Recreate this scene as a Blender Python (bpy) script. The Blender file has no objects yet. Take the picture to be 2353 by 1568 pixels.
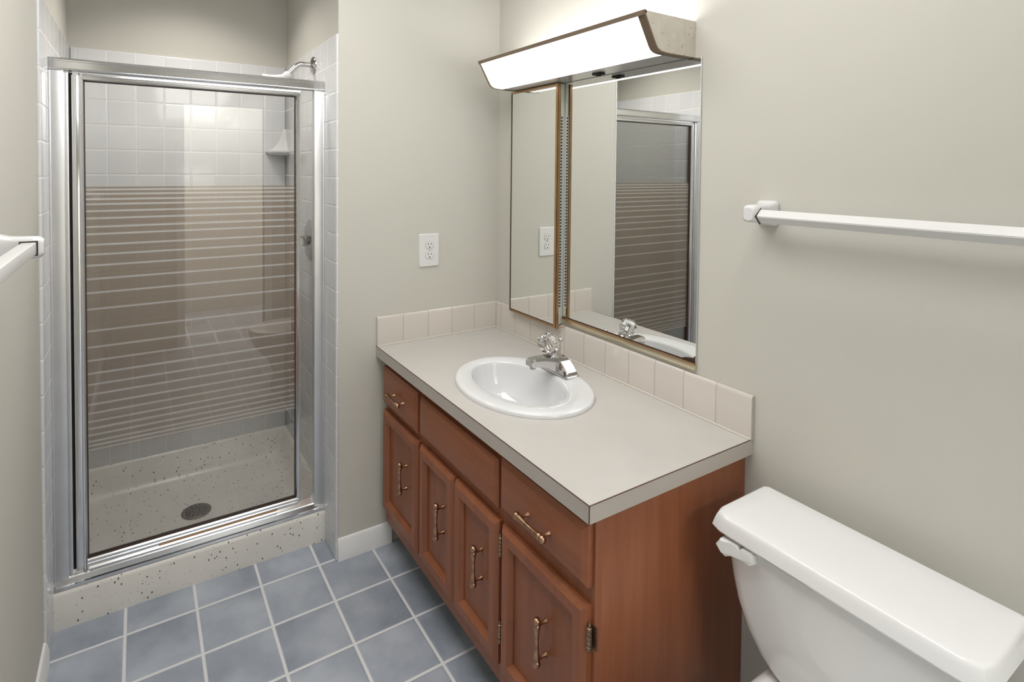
import bpy, bmesh, math, random
from mathutils import Vector, Matrix
random.seed(7)
sc = bpy.context.scene
COL = sc.collection
PI = math.pi

# ---------------------------------------------------------------- camera
F_PX, TH, PITCH, ROLL = 1283.4, 0.5545, -0.0267, 0.0087
PCX, PCY, IW, IH = 1113.49, 426.05, 2353.0, 1568.0
CAM = Vector((2.0675, -1.3511, 1.4918))
fw = Vector((-math.cos(TH) * math.cos(PITCH), math.sin(TH) * math.cos(PITCH), math.sin(PITCH)))
r0 = Vector((math.sin(TH), math.cos(TH), 0.0))
u0 = r0.cross(fw)
rt = r0 * math.cos(ROLL) + u0 * math.sin(ROLL)
up = -r0 * math.sin(ROLL) + u0 * math.cos(ROLL)
cd = bpy.data.cameras.new('camera')
cam = bpy.data.objects.new('camera', cd)
COL.objects.link(cam)
cam.matrix_world = Matrix(((rt.x, up.x, -fw.x, CAM.x), (rt.y, up.y, -fw.y, CAM.y), (rt.z, up.z, -fw.z, CAM.z), (0, 0, 0, 1)))
cd.sensor_fit = 'HORIZONTAL'
cd.sensor_width = 36.0
cd.lens = F_PX * 36.0 / IW
cd.shift_x = (IW / 2 - PCX) / IW
cd.shift_y = -(IH / 2 - PCY) / IW
cd.clip_start = 0.02
sc.camera = cam

# ---------------------------------------------------------------- world, lights, exposure
w = bpy.data.worlds.new('world')
sc.world = w
w.use_nodes = True
w.node_tree.nodes['Background'].inputs[0].default_value = (0.8, 0.85, 0.9, 1)
w.node_tree.nodes['Background'].inputs[1].default_value = 0.3
sc.view_settings.view_transform = 'Standard'
sc.view_settings.look = 'None'
sc.view_settings.gamma = 1.0
sc.view_settings.use_curve_mapping = False
sc.view_settings.exposure = 0.06


def area(name, loc, rot, sx, sy, power, color=(1, 1, 1), shape='RECTANGLE'):
    l = bpy.data.lights.new(name, 'AREA')
    l.shape = shape
    l.size = sx
    l.size_y = sy
    l.energy = power
    l.color = color
    o = bpy.data.objects.new(name, l)
    o.location = loc
    o.rotation_euler = rot
    COL.objects.link(o)
    return o


area('ceiling_fill_light', (1.0, -0.98, 2.42), (0, 0, 0), 1.3, 0.8, 17.5, (1.0, 0.985, 0.97))  # added overhead fill that evens out the room, no known fixture
area('shower_fill_light', (-0.42, -1.16, 2.43), (0, 0, 0), 0.22, 0.22, 3.6, (1.0, 0.95, 0.89), 'DISK').data.spread = math.radians(124)  # added light in the alcove to brighten the pan, source unseen
area('exhaust_fan_light', (1.6, -0.34, 2.42), (0, 0, 0), 0.16, 0.16, 2.2, (1.0, 0.98, 0.95), 'DISK')
area('hall_fill_light', (3.45, -0.8, 2.42), (0, 0, 0), 0.8, 1.0, 60.0, (0.99, 0.995, 1.0))  # added fill in the unseen hall, lifts the low walls through the doorway


# ---------------------------------------------------------------- materials
def nodes_of(m):
    return m.node_tree.nodes, m.node_tree.links


def pmat(name, col, rough=0.5, metal=0.0, var=0.04, vscale=6.0, spec=0.5, bump=0.0, bscale=200.0, coat=0.0, stretch=None):
    m = bpy.data.materials.new(name)
    m.use_nodes = True
    n, l = nodes_of(m)
    b = n['Principled BSDF']
    b.inputs['Roughness'].default_value = rough
    b.inputs['Metallic'].default_value = metal
    b.inputs['Specular IOR Level'].default_value = spec
    b.inputs['Coat Weight'].default_value = coat
    b.inputs['Coat Roughness'].default_value = 0.08
    tc = n.new('ShaderNodeTexCoord')
    mp = n.new('ShaderNodeMapping')
    if stretch:
        mp.inputs['Scale'].default_value = stretch
    l.new(tc.outputs['Object'], mp.inputs['Vector'])
    nz = n.new('ShaderNodeTexNoise')
    nz.inputs['Scale'].default_value = vscale
    nz.inputs['Detail'].default_value = 4
    l.new(mp.outputs['Vector'], nz.inputs['Vector'])
    rp = n.new('ShaderNodeValToRGB')
    rp.color_ramp.elements[0].position = 0.3
    rp.color_ramp.elements[1].position = 0.7
    rp.color_ramp.elements[0].color = (*[c * (1 - var) for c in col], 1)
    rp.color_ramp.elements[1].color = (*[min(1, c * (1 + var)) for c in col], 1)
    l.new(nz.outputs['Fac'], rp.inputs['Fac'])
    l.new(rp.outputs['Color'], b.inputs['Base Color'])
    if bump > 0:
        n2 = n.new('ShaderNodeTexNoise')
        n2.inputs['Scale'].default_value = bscale
        n2.inputs['Detail'].default_value = 2
        l.new(tc.outputs['Object'], n2.inputs['Vector'])
        bp = n.new('ShaderNodeBump')
        bp.inputs['Strength'].default_value = bump
        bp.inputs['Distance'].default_value = 0.002
        l.new(n2.outputs['Fac'], bp.inputs['Height'])
        l.new(bp.outputs['Normal'], b.inputs['Normal'])
    return m


def mth(n, l, op, a, b=None):
    x = n.new('ShaderNodeMath')
    x.operation = op
    for i, v in enumerate((a, b)):
        if v is None:
            continue
        if isinstance(v, (int, float)):
            x.inputs[i].default_value = v
        else:
            l.new(v, x.inputs[i])
    return x.outputs[0]


def tilemat(name, col, grout, axes, phase, pitch, gw, rough=0.12, var=0.03, vscale=3.0, dark=None, bump=0.5, cells=0.03, grough=0.8, coat=0.0):
    """Square tiles laid out in the object's own coordinates: grout where fract is near 0."""
    m = bpy.data.materials.new(name)
    m.use_nodes = True
    n, l = nodes_of(m)
    b = n['Principled BSDF']
    tc = n.new('ShaderNodeTexCoord')
    sp = n.new('ShaderNodeSeparateXYZ')
    l.new(tc.outputs['Object'], sp.inputs[0])
    dist = None
    ids = []
    for a, p0 in zip(axes, phase):
        if p0 is None:
            continue
        t = mth(n, l, 'DIVIDE', mth(n, l, 'SUBTRACT', sp.outputs['XYZ'.index(a)], p0), pitch)
        fr = mth(n, l, 'FRACT', t)
        ids.append(mth(n, l, 'FLOOR', t))
        d = mth(n, l, 'MULTIPLY', mth(n, l, 'SUBTRACT', 0.5, mth(n, l, 'ABSOLUTE', mth(n, l, 'SUBTRACT', fr, 0.5))), pitch)
        dist = d if dist is None else mth(n, l, 'MINIMUM', dist, d)
    mr = n.new('ShaderNodeMapRange')
    mr.interpolation_type = 'SMOOTHSTEP'
    mr.inputs['From Min'].default_value = gw * 0.40
    mr.inputs['From Max'].default_value = gw * 0.65
    l.new(dist, mr.inputs['Value'])
    fac = mr.outputs[0]
    nz = n.new('ShaderNodeTexNoise')
    nz.inputs['Scale'].default_value = vscale
    nz.inputs['Detail'].default_value = 5
    nz.inputs['Roughness'].default_value = 0.55
    cb = n.new('ShaderNodeCombineXYZ')
    for i, s in enumerate(ids):
        l.new(s, cb.inputs[i])
    wn = n.new('ShaderNodeTexWhiteNoise')
    l.new(cb.outputs[0], wn.inputs['Vector'])
    off = n.new('ShaderNodeVectorMath')
    off.operation = 'ADD'
    sc_ = n.new('ShaderNodeVectorMath')
    sc_.operation = 'SCALE'
    sc_.inputs['Scale'].default_value = 9.0
    l.new(wn.outputs['Color'], sc_.inputs[0])
    l.new(tc.outputs['Object'], off.inputs[0])
    l.new(sc_.outputs[0], off.inputs[1])
    l.new(off.outputs[0], nz.inputs['Vector'])
    rp = n.new('ShaderNodeValToRGB')
    rp.color_ramp.elements[0].position = 0.32
    rp.color_ramp.elements[1].position = 0.68
    c0 = dark if dark else [c * (1 - var) for c in col]
    rp.color_ramp.elements[0].color = (*c0, 1)
    rp.color_ramp.elements[1].color = (*col, 1)
    l.new(nz.outputs['Fac'], rp.inputs['Fac'])
    hs = n.new('ShaderNodeHueSaturation')
    val = mth(n, l, 'ADD', mth(n, l, 'MULTIPLY', wn.outputs['Value'], cells * 2), 1 - cells)
    l.new(val, hs.inputs['Value'])
    l.new(rp.outputs['Color'], hs.inputs['Color'])
    mx = n.new('ShaderNodeMix')
    mx.data_type = 'RGBA'
    l.new(fac, mx.inputs['Factor'])
    mx.inputs['A'].default_value = (*grout, 1)
    l.new(hs.outputs['Color'], mx.inputs['B'])
    l.new(mx.outputs['Result'], b.inputs['Base Color'])
    rr = mth(n, l, 'ADD', mth(n, l, 'MULTIPLY', fac, rough - grough), grough)
    l.new(rr, b.inputs['Roughness'])
    m2 = n.new('ShaderNodeMapRange')
    m2.interpolation_type = 'SMOOTHSTEP'
    m2.inputs['From Min'].default_value = gw * 0.3
    m2.inputs['From Max'].default_value = gw * 1.3
    l.new(dist, m2.inputs['Value'])
    bp = n.new('ShaderNodeBump')
    bp.inputs['Strength'].default_value = bump
    bp.inputs['Distance'].default_value = 0.002
    l.new(m2.outputs[0], bp.inputs['Height'])
    l.new(bp.outputs['Normal'], b.inputs['Normal'])
    return m


def glassmat(name, tint, film=None, film_w=0.0, refl=0.06, film_gloss=0.0):
    m = bpy.data.materials.new(name)
    m.use_nodes = True
    n, l = nodes_of(m)
    for x in list(n):
        if x.type == 'BSDF_PRINCIPLED':
            n.remove(x)
    out = [x for x in n if x.type == 'OUTPUT_MATERIAL'][0]
    tr = n.new('ShaderNodeBsdfTransparent')
    nz = n.new('ShaderNodeTexNoise')
    nz.inputs['Scale'].default_value = 3.0
    tc = n.new('ShaderNodeTexCoord')
    l.new(tc.outputs['Object'], nz.inputs['Vector'])
    rp = n.new('ShaderNodeValToRGB')
    rp.color_ramp.elements[0].color = (*[t * 0.985 for t in tint], 1)
    rp.color_ramp.elements[1].color = (*tint, 1)
    l.new(nz.outputs['Fac'], rp.inputs['Fac'])
    l.new(rp.outputs['Color'], tr.inputs['Color'])
    base = tr.outputs[0]
    if film:
        df = n.new('ShaderNodeBsdfDiffuse')
        df.inputs['Color'].default_value = (*film, 1)
        mx = n.new('ShaderNodeMixShader')
        mx.inputs[0].default_value = film_w
        l.new(base, mx.inputs[1])
        l.new(df.outputs[0], mx.inputs[2])
        base = mx.outputs[0]
    gl = n.new('ShaderNodeBsdfGlossy')
    gl.inputs['Roughness'].default_value = 0.0
    gl.inputs['Color'].default_value = (1, 0.96, 0.91, 1) if film else (1, 1, 1, 1)
    fr = n.new('ShaderNodeFresnel')
    fr.inputs['IOR'].default_value = 1.45
    f2 = mth(n, l, 'ADD', mth(n, l, 'MULTIPLY', fr.outputs[0], 0.8), refl)
    mx2 = n.new('ShaderNodeMixShader')
    l.new(f2, mx2.inputs[0])
    l.new(base, mx2.inputs[1])
    l.new(gl.outputs[0], mx2.inputs[2])
    l.new(mx2.outputs[0], out.inputs['Surface'])
    return m


def emat(name, col, strength, body=(0.8, 0.8, 0.8)):
    m = pmat(name, body, 0.3)
    b = m.node_tree.nodes['Principled BSDF']
    b.inputs['Emission Color'].default_value = (*col, 1)
    b.inputs['Emission Strength'].default_value = strength
    return m


def terrazzo(name):
    m = pmat(name, (0.74, 0.715, 0.67), 0.3, var=0.04, vscale=8)
    n, l = nodes_of(m)
    b = n['Principled BSDF']
    base = b.inputs['Base Color'].links[0].from_socket
    tc = n.new('ShaderNodeTexCoord')
    mp = n.new('ShaderNodeMapping')
    mp.inputs['Rotation'].default_value = (0.5, 0.4, 0.7)
    mp.inputs['Scale'].default_value = (1, 1.6, 1)
    l.new(tc.outputs['Object'], mp.inputs['Vector'])
    prev = base
    for scale, size, thr, colr in ((44, 0.17, 0.60, (0.10, 0.10, 0.10)), (110, 0.20, 0.86, (0.30, 0.26, 0.22)), (30, 0.115, 0.72, (0.05, 0.05, 0.055))):
        v = n.new('ShaderNodeTexVoronoi')
        v.inputs['Scale'].default_value = scale
        l.new(mp.outputs[0], v.inputs['Vector'])
        near = mth(n, l, 'LESS_THAN', v.outputs['Distance'], size)
        sx = n.new('ShaderNodeSeparateColor')
        l.new(v.outputs['Color'], sx.inputs[0])
        pick = mth(n, l, 'GREATER_THAN', sx.outputs[0], thr)
        k = mth(n, l, 'MULTIPLY', near, pick)
        mx = n.new('ShaderNodeMix')
        mx.data_type = 'RGBA'
        l.new(k, mx.inputs['Factor'])
        l.new(prev, mx.inputs['A'])
        mx.inputs['B'].default_value = (*colr, 1)
        prev = mx.outputs['Result']
    l.new(prev, b.inputs['Base Color'])
    return m


def woodmat(name, c0, c1, vertical=True):
    m = bpy.data.materials.new(name)
    m.use_nodes = True
    n, l = nodes_of(m)
    b = n['Principled BSDF']
    b.inputs['Roughness'].default_value = 0.38
    b.inputs['Specular IOR Level'].default_value = 0.4
    tc = n.new('ShaderNodeTexCoord')
    mp = n.new('ShaderNodeMapping')
    mp.inputs['Scale'].default_value = (22, 22, 1.6) if vertical else (1.6, 22, 22)
    l.new(tc.outputs['Object'], mp.inputs['Vector'])
    nz = n.new('ShaderNodeTexNoise')
    nz.inputs['Scale'].default_value = 1.6
    nz.inputs['Detail'].default_value = 6
    nz.inputs['Roughness'].default_value = 0.6
    l.new(mp.outputs[0], nz.inputs['Vector'])
    rp = n.new('ShaderNodeValToRGB')
    rp.color_ramp.elements[0].position = 0.3
    rp.color_ramp.elements[1].position = 0.72
    rp.color_ramp.elements[0].color = (*c0, 1)
    rp.color_ramp.elements[1].color = (*c1, 1)
    l.new(nz.outputs['Fac'], rp.inputs['Fac'])
    l.new(rp.outputs['Color'], b.inputs['Base Color'])
    bp = n.new('ShaderNodeBump')
    bp.inputs['Strength'].default_value = 0.12
    bp.inputs['Distance'].default_value = 0.001
    l.new(nz.outputs['Fac'], bp.inputs['Height'])
    l.new(bp.outputs['Normal'], b.inputs['Normal'])
    return m


M = {}
M['paint'] = pmat('wall_paint', (0.60, 0.585, 0.53), 0.75, var=0.015, vscale=2.0, spec=0.25, bump=0.06, bscale=160)
M['ceiling'] = pmat('ceiling_paint', (0.82, 0.82, 0.80), 0.9, var=0.01)
M['trim'] = pmat('white_trim_paint', (0.86, 0.86, 0.855), 0.35, var=0.02)
M['floor'] = tilemat('blue_floor_tile', (0.46, 0.50, 0.565), (0.76, 0.76, 0.77), 'XY', (-0.0084, -1.398), 0.2047, 0.0085, rough=0.32, vscale=5.0, dark=(0.275, 0.312, 0.37), cells=0.06)
TILE = (0.74, 0.745, 0.755)
GRT = (0.80, 0.80, 0.80)
M['tile_y'] = tilemat('white_wall_tile_side', TILE, GRT, 'XZ', (0.0, 1.995), 0.107, 0.0042, rough=0.10)
M['tile_x'] = tilemat('white_wall_tile_rear', TILE, GRT, 'YZ', (-0.716, 1.995), 0.107, 0.0042, rough=0.10)
CREAM = (0.66, 0.615, 0.565)
M['splash_y'] = tilemat('cream_splash_tile', CREAM, (0.50, 0.46, 0.41), 'X', (0.048,), 0.1068, 0.0024, rough=0.16)
M['splash_x'] = tilemat('cream_splash_tile_side', CREAM, (0.50, 0.46, 0.41), 'Y', (-0.012,), 0.1105, 0.0024, rough=0.16)
M['laminate'] = pmat('cream_laminate', (0.54, 0.517, 0.49), 0.32, var=0.02, vscale=14)
M['lam_edge'] = pmat('cream_laminate_edge', (0.50, 0.455, 0.41), 0.35, var=0.02)
M['seam'] = pmat('brown_laminate_core', (0.12, 0.055, 0.04), 0.5)
M['wood_v'] = woodmat('cherry_stained_wood_upright', (0.255, 0.086, 0.038), (0.325, 0.117, 0.055))
M['wood_h'] = woodmat('cherry_stained_wood_level', (0.255, 0.086, 0.038), (0.325, 0.117, 0.055), False)
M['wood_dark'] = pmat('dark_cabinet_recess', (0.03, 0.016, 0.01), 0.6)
M['bronze'] = pmat('antique_copper', (0.44, 0.27, 0.17), 0.30, 1.0, var=0.35, vscale=60)
M['hinge'] = pmat('dull_bronze_hinge', (0.30, 0.21, 0.14), 0.42, 1.0, var=0.25, vscale=70)
M['gold'] = pmat('gold_anodised_frame', (0.46, 0.30, 0.17), 0.28, 1.0, var=0.08, vscale=20)
M['pale_gold'] = pmat('pale_gold_channel', (0.72, 0.64, 0.47), 0.3, 1.0, var=0.05)
M['mirror'] = pmat('silvered_mirror', (0.90, 0.915, 0.90), 0.0, 1.0, var=0.003)
M['chrome'] = pmat('polished_chrome', (0.56, 0.54, 0.53), 0.06, 1.0, var=0.02)
M['alu'] = pmat('bright_aluminium', (0.80, 0.80, 0.81), 0.16, 1.0, var=0.03, vscale=10)
M['alu_soft'] = pmat('satin_aluminium', (0.74, 0.74, 0.75), 0.38, 1.0, var=0.03, vscale=10)
M['gasket'] = pmat('dark_brown_gasket', (0.045, 0.022, 0.014), 0.5)
M['brown_strip'] = pmat('amber_vinyl_strip', (0.42, 0.24, 0.12), 0.4)
M['black'] = pmat('black_gap', (0.012, 0.012, 0.012), 0.7)
M['porcelain'] = pmat('white_porcelain', (0.74, 0.745, 0.755), 0.07, var=0.006, coat=0.3)
M['toilet'] = pmat('white_toilet_china', (0.80, 0.80, 0.80), 0.10, var=0.006, coat=0.3)
M['ceramic'] = pmat('white_ceramic', (0.75, 0.75, 0.755), 0.12, var=0.01)
M['plastic'] = pmat('white_plastic', (0.76, 0.76, 0.755), 0.28, var=0.01)
M['slot'] = pmat('dark_socket_slot', (0.03, 0.03, 0.03), 0.6)
M['line'] = pmat('grey_socket_outline', (0.42, 0.42, 0.41), 0.5)
M['terrazzo'] = terrazzo('speckled_terrazzo')
M['drain'] = pmat('brown_bronze_drain', (0.20, 0.155, 0.12), 0.45, 0.7, var=0.3, vscale=60)
M['lamp_side'] = pmat('brushed_fixture_metal', (0.66, 0.62, 0.56), 0.38, 0.55, var=0.06, vscale=30)
M['lamp_trim'] = pmat('brown_gold_trim', (0.24, 0.18, 0.13), 0.38, 0.6, var=0.06)
M['lamp_under'] = pmat('satin_lamp_underside', (0.62, 0.61, 0.59), 0.25, 0.5, var=0.04)
M['diffuser'] = emat('glowing_diffuser', (1.0, 0.995, 0.985), 1.9, (0.9, 0.9, 0.9))
M['bulb'] = emat('glowing_tube', (1.0, 0.99, 0.98), 6.0)
M['cab_white'] = pmat('pale_enamel', (0.72, 0.76, 0.69), 0.3, var=0.03)
M['glass'] = glassmat('clear_shower_glass', (0.955, 0.957, 0.95), refl=0.008)
M['film'] = glassmat('bronze_film_glass', (0.82, 0.775, 0.725), film=(0.33, 0.275, 0.222), film_w=0.40, refl=0.06)
M['etched'] = glassmat('etched_line_glass', (0.93, 0.93, 0.92), film=(0.72, 0.71, 0.69), film_w=0.30, refl=0.03)
def add_specks(m, scale, size, thr, col):
    n, l = nodes_of(m)
    b = n['Principled BSDF']
    prev = b.inputs['Base Color'].links[0].from_socket
    tc = n.new('ShaderNodeTexCoord')
    v = n.new('ShaderNodeTexVoronoi')
    v.inputs['Scale'].default_value = scale
    l.new(tc.outputs['Object'], v.inputs['Vector'])
    near = mth(n, l, 'LESS_THAN', v.outputs['Distance'], size)
    sx = n.new('ShaderNodeSeparateColor')
    l.new(v.outputs['Color'], sx.inputs[0])
    k = mth(n, l, 'MULTIPLY', near, mth(n, l, 'GREATER_THAN', sx.outputs[0], thr))
    mx = n.new('ShaderNodeMix')
    mx.data_type = 'RGBA'
    l.new(k, mx.inputs['Factor'])
    l.new(prev, mx.inputs['A'])
    mx.inputs['B'].default_value = (*col, 1)
    l.new(mx.outputs['Result'], b.inputs['Base Color'])


add_specks(M['wood_v'], 150, 0.11, 0.93, (0.62, 0.45, 0.33))
add_specks(M['lamp_side'], 90, 0.13, 0.80, (0.06, 0.045, 0.04))
M['hall'] = pmat('hall_paint', (0.65, 0.63, 0.575), 0.8)


def crystal():
    m = pmat('clear_acrylic', (1, 1, 1), 0.0, var=0.0)
    b = m.node_tree.nodes['Principled BSDF']
    b.inputs['Transmission Weight'].default_value = 1.0
    b.inputs['IOR'].default_value = 1.49
    return m


M['crystal'] = crystal()


# ---------------------------------------------------------------- mesh helpers
def NB():
    return bmesh.new()


def box(bm, x0, x1, y0, y1, z0, z1, bev=0.0, seg=2):
    vs = [bm.verts.new((x, y, z)) for x in (x0, x1) for y in (y0, y1) for z in (z0, z1)]
    idx = ((0, 1, 3, 2), (4, 6, 7, 5), (0, 4, 5, 1), (2, 3, 7, 6), (0, 2, 6, 4), (1, 5, 7, 3))
    fs = [bm.faces.new([vs[i] for i in f]) for f in idx]
    if bev > 0:
        es = {e for f in fs for e in f.edges}
        bmesh.ops.bevel(bm, geom=list(es), offset=bev, segments=seg, profile=0.5, affect='EDGES')
    return fs


def place(axis, a, p, q):
    """(a along axis, p and q on the two other axes in xyz order)"""
    if axis == 'x':
        return (a, p, q)
    if axis == 'y':
        return (p, a, q)
    return (p, q, a)


def prism(bm, pts, axis, a0, a1, mid=None):
    r0_ = [bm.verts.new(place(axis, a0, *p)) for p in pts]
    r1_ = [bm.verts.new(place(axis, a1, *p)) for p in pts]
    n = len(pts)
    out = []
    for i in range(n):
        j = (i + 1) % n
        out.append(bm.faces.new((r0_[i], r0_[j], r1_[j], r1_[i])))
    out.append(bm.faces.new(r0_[::-1]))
    out.append(bm.faces.new(r1_))
    return out


def loft(bm, rings, cap0=True, cap1=True):
    R = [[bm.verts.new(p) for p in ring] for ring in rings]
    n = len(R[0])
    for a, b in zip(R, R[1:]):
        for i in range(n):
            j = (i + 1) % n
            bm.faces.new((a[i], a[j], b[j], b[i]))
    if cap0:
        bm.faces.new(R[0][::-1])
    if cap1:
        bm.faces.new(R[-1])
    return R


def lathe(bm, prof, origin, axis=(0, 0, 1), n=24, sx=1.0, sy=1.0, caps=True, phase=0.0):
    """prof: (radius, height along axis)"""
    az = Vector(axis).normalized()
    t = Vector((1, 0, 0)) if abs(az.x) < 0.9 else Vector((0, 1, 0))
    ay = az.cross(t).normalized()
    ax = ay.cross(az).normalized()
    o = Vector(origin)
    rings = []
    for r, h in prof:
        r = max(r, 1e-5)
        rings.append([o + az * h + ax * (r * sx * math.cos(2 * PI * i / n + phase)) + ay * (r * sy * math.sin(2 * PI * i / n + phase)) for i in range(n)])
    loft(bm, rings, caps, caps)


def tube(bm, pts, rad, n=12, caps=True):
    pts = [Vector(p) for p in pts]
    if not isinstance(rad, (list, tuple)):
        rad = [rad] * len(pts)
    rings = []
    prevx = None
    for i, p in enumerate(pts):
        d = (pts[min(i + 1, len(pts) - 1)] - pts[max(i - 1, 0)]).normalized()
        if prevx is None:
            t = Vector((0, 0, 1)) if abs(d.z) < 0.9 else Vector((1, 0, 0))
            ax = d.cross(t).normalized()
        else:
            ax = (prevx - d * prevx.dot(d)).normalized()
        prevx = ax
        ay = d.cross(ax)
        rings.append([p + ax * rad[i] * math.cos(2 * PI * k / n) + ay * rad[i] * math.sin(2 * PI * k / n) for k in range(n)])
    loft(bm, rings, caps, caps)


def rrect(cx, cy, hx, hy, r, n=5):
    """rounded rectangle outline in 2D"""
    r = min(r, hx, hy)
    out = []
    for k, (sx, sy) in enumerate(((1, 1), (-1, 1), (-1, -1), (1, -1))):
        for i in range(n + 1):
            a = PI / 2 * k + PI / 2 * i / n
            out.append((cx + sx * (hx - r) + r * math.cos(a), cy + sy * (hy - r) + r * math.sin(a)))
    return out


def sphere(bm, c, r, u=20, v=12):
    bmesh.ops.create_uvsphere(bm, u_segments=u, v_segments=v, radius=r, matrix=Matrix.Translation(c))


def origin_of(o):
    v = Vector((0, 0, 0))
    while o is not None:
        v += o.location
        o = o.parent
    return v


def obj(name, bm, mats, parent=None, smooth=35, loc=None, label=None):
    """Link a bmesh built in world coordinates as one object."""
    base = origin_of(parent)
    if loc is not None:
        base = Vector(loc)
    bmesh.ops.recalc_face_normals(bm, faces=bm.faces[:])
    bmesh.ops.translate(bm, verts=bm.verts[:], vec=-base)
    me = bpy.data.meshes.new(name)
    bm.to_mesh(me)
    bm.free()
    for m in (mats if isinstance(mats, (list, tuple)) else [mats]):
        me.materials.append(m)
    if smooth:
        me.polygons.foreach_set('use_smooth', [True] * len(me.polygons))
        me.set_sharp_from_angle(angle=math.radians(smooth))
    o = bpy.data.objects.new(name, me)
    COL.objects.link(o)
    o.parent = parent
    if loc is not None:
        o.location = Vector(loc) - origin_of(parent)
    if label:
        o['label'] = label
    return o


def thing(name, label, cat, loc, group=None):
    o = bpy.data.objects.new(name, None)
    o.empty_display_size = 0.05
    COL.objects.link(o)
    o.location = loc
    return tag(o, label, cat, group)


def tag(o, label, cat, group=None):
    o['label'] = label
    o['category'] = cat
    if group:
        o['group'] = group
    return o


def struct(name, bm, mats, smooth=0, label=None):
    o = obj(name, bm, mats, None, smooth)
    o['kind'] = 'structure'
    if label:
        o['label'] = label
    return o


# ---------------------------------------------------------------- room shell
XB, YR, YL, ZC, XE = -0.86, -0.716, -1.60, 2.44, 2.85
YT0, YT1 = -1.592, -0.724          # faces of the shower tile
b = NB(); box(b, XB - 0.1, XE + 1.3, YL - 0.1, 0.1, -0.1, 0.0); struct('floor', b, M['floor'])
b = NB(); box(b, XB - 0.1, XE + 1.3, YL - 0.1, 0.1, ZC, ZC + 0.1); struct('ceiling', b, M['ceiling'])
b = NB(); box(b, 0.0, XE + 0.1, 0.0, 0.1, 0.0, ZC); struct('wall_right', b, M['paint'], label='painted beige wall behind the mirror and toilet')
b = NB(); box(b, XB, 0.0, YR, 0.1, 0.0, ZC); struct('wall_far', b, M['paint'], label='beige wall with the outlet beside the shower')
b = NB(); box(b, XB - 0.1, XB, YL, 0.1, 0.0, ZC); struct('wall_shower_rear', b, M['paint'], label='beige wall at the rear of the shower')
b = NB(); box(b, XB - 0.1, XE + 0.1, YL - 0.1, YL, 0.0, ZC); struct('wall_left', b, M['paint'], label='beige wall left of the shower')
b = NB()
box(b, XE, XE + 0.1, YL, -1.03, 0.0, ZC)
box(b, XE, XE + 0.1, -0.40, 0.0, 0.0, ZC)
box(b, XE, XE + 0.1, -1.03, -0.40, 2.03, ZC)
struct('wall_rear', b, M['paint'])
b = NB()
box(b, XE - 0.015, XE + 0.115, -1.09, -1.03, 0.0, 2.09, 0.003)
box(b, XE - 0.015, XE + 0.115, -0.40, -0.34, 0.0, 2.09, 0.003)
box(b, XE - 0.015, XE + 0.115, -1.03, -0.40, 2.03, 2.09, 0.003)
struct('door_1', b, M['trim'], label='white door casing')
b = NB()
box(b, XE + 1.2, XE + 1.3, YL, 0.0, 0.0, ZC)
box(b, XE + 0.1, XE + 1.2, YL - 0.1, YL, 0.0, ZC)
box(b, XE + 0.1, XE + 1.2, 0.0, 0.1, 0.0, ZC)
struct('wall_hall', b, M['hall'])


def slab(bm, x0, x1, y0, y1, z0, z1, bev):
    box(bm, x0, x1, y0, y1, z0, z1, bev, 3)


b = NB(); slab(b, XB, 0.004, YT1, YR + 0.002, 0.0, 1.995, 0.004); struct('wall_tile_right', b, M['tile_y'], 40, 'white square tile on the right wall of the shower')
b = NB(); slab(b, XB, 0.012, YL - 0.002, YT0, 0.0, 1.995, 0.004); struct('wall_tile_left', b, M['tile_y'], 40, 'white square tile on the left wall of the shower')
b = NB(); slab(b, XB - 0.002, XB + 0.008, YT0, YT1, 0.0, 1.995, 0.002); struct('wall_tile_rear', b, M['tile_x'], 40, 'white square tile on the rear wall of the shower')

BASE_PROF = [(0, 0), (0.014, 0), (0.014, 0.058), (0.011, 0.064), (0.011, 0.070), (0.006, 0.080), (0, 0.083)]
b = NB()
prism(b, [(p, q) for p, q in BASE_PROF], 'y', YR - 0.001, -0.50)
struct('baseboard_far', b, M['trim'], 30)
b = NB()
prism(b, [(YL + p, q) for p, q in BASE_PROF], 'x', 0.013, XE)
struct('baseboard_left', b, M['trim'], 30)
b = NB()
prism(b, [(-p, q) for p, q in BASE_PROF], 'x', 1.205, XE)
struct('baseboard_right', b, M['trim'], 30)

# ---------------------------------------------------------------- shower pan
PAN = thing('shower_pan', 'cream speckled terrazzo shower pan with raised curb on the blue floor', 'shower pan', (-0.5, -1.158, 0))
b = NB()
curb = [(-0.138, 0.0), (-0.138, 0.108), (-0.142, 0.118), (-0.152, 0.124), (-0.225, 0.124), (-0.235, 0.118), (-0.245, 0.075), (-0.26, 0.062), (-0.49, 0.056),
        (-0.77, 0.062), (-0.80, 0.070), (-0.825, 0.10), (-0.838, 0.17), (-0.846, 0.182), (-0.852, 0.184), (-0.852, 0.0)]
prism(b, curb, 'y', YT0, YT1)
for s, y in ((1, YT0), (-1, YT1)):
    lip = [(y, 0.05), (y, 0.184), (y + s * 0.008, 0.182), (y + s * 0.016, 0.17), (y + s * 0.028, 0.10), (y + s * 0.05, 0.070), (y + s * 0.08, 0.058), (y + s * 0.08, 0.05)]
    prism(b, lip, 'x', -0.846, -0.228)
obj('basin', b, M['terrazzo'], PAN, 50)
b = NB()
lathe(b, [(0.056, 0.0), (0.056, 0.003), (0.050, 0.0055), (0.001, 0.0055)], (-0.51, -1.156, 0.0572), n=40)
dr = obj('drain', b, M['drain'], PAN, 30, label='round brown drain grate')
b = NB()
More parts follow.
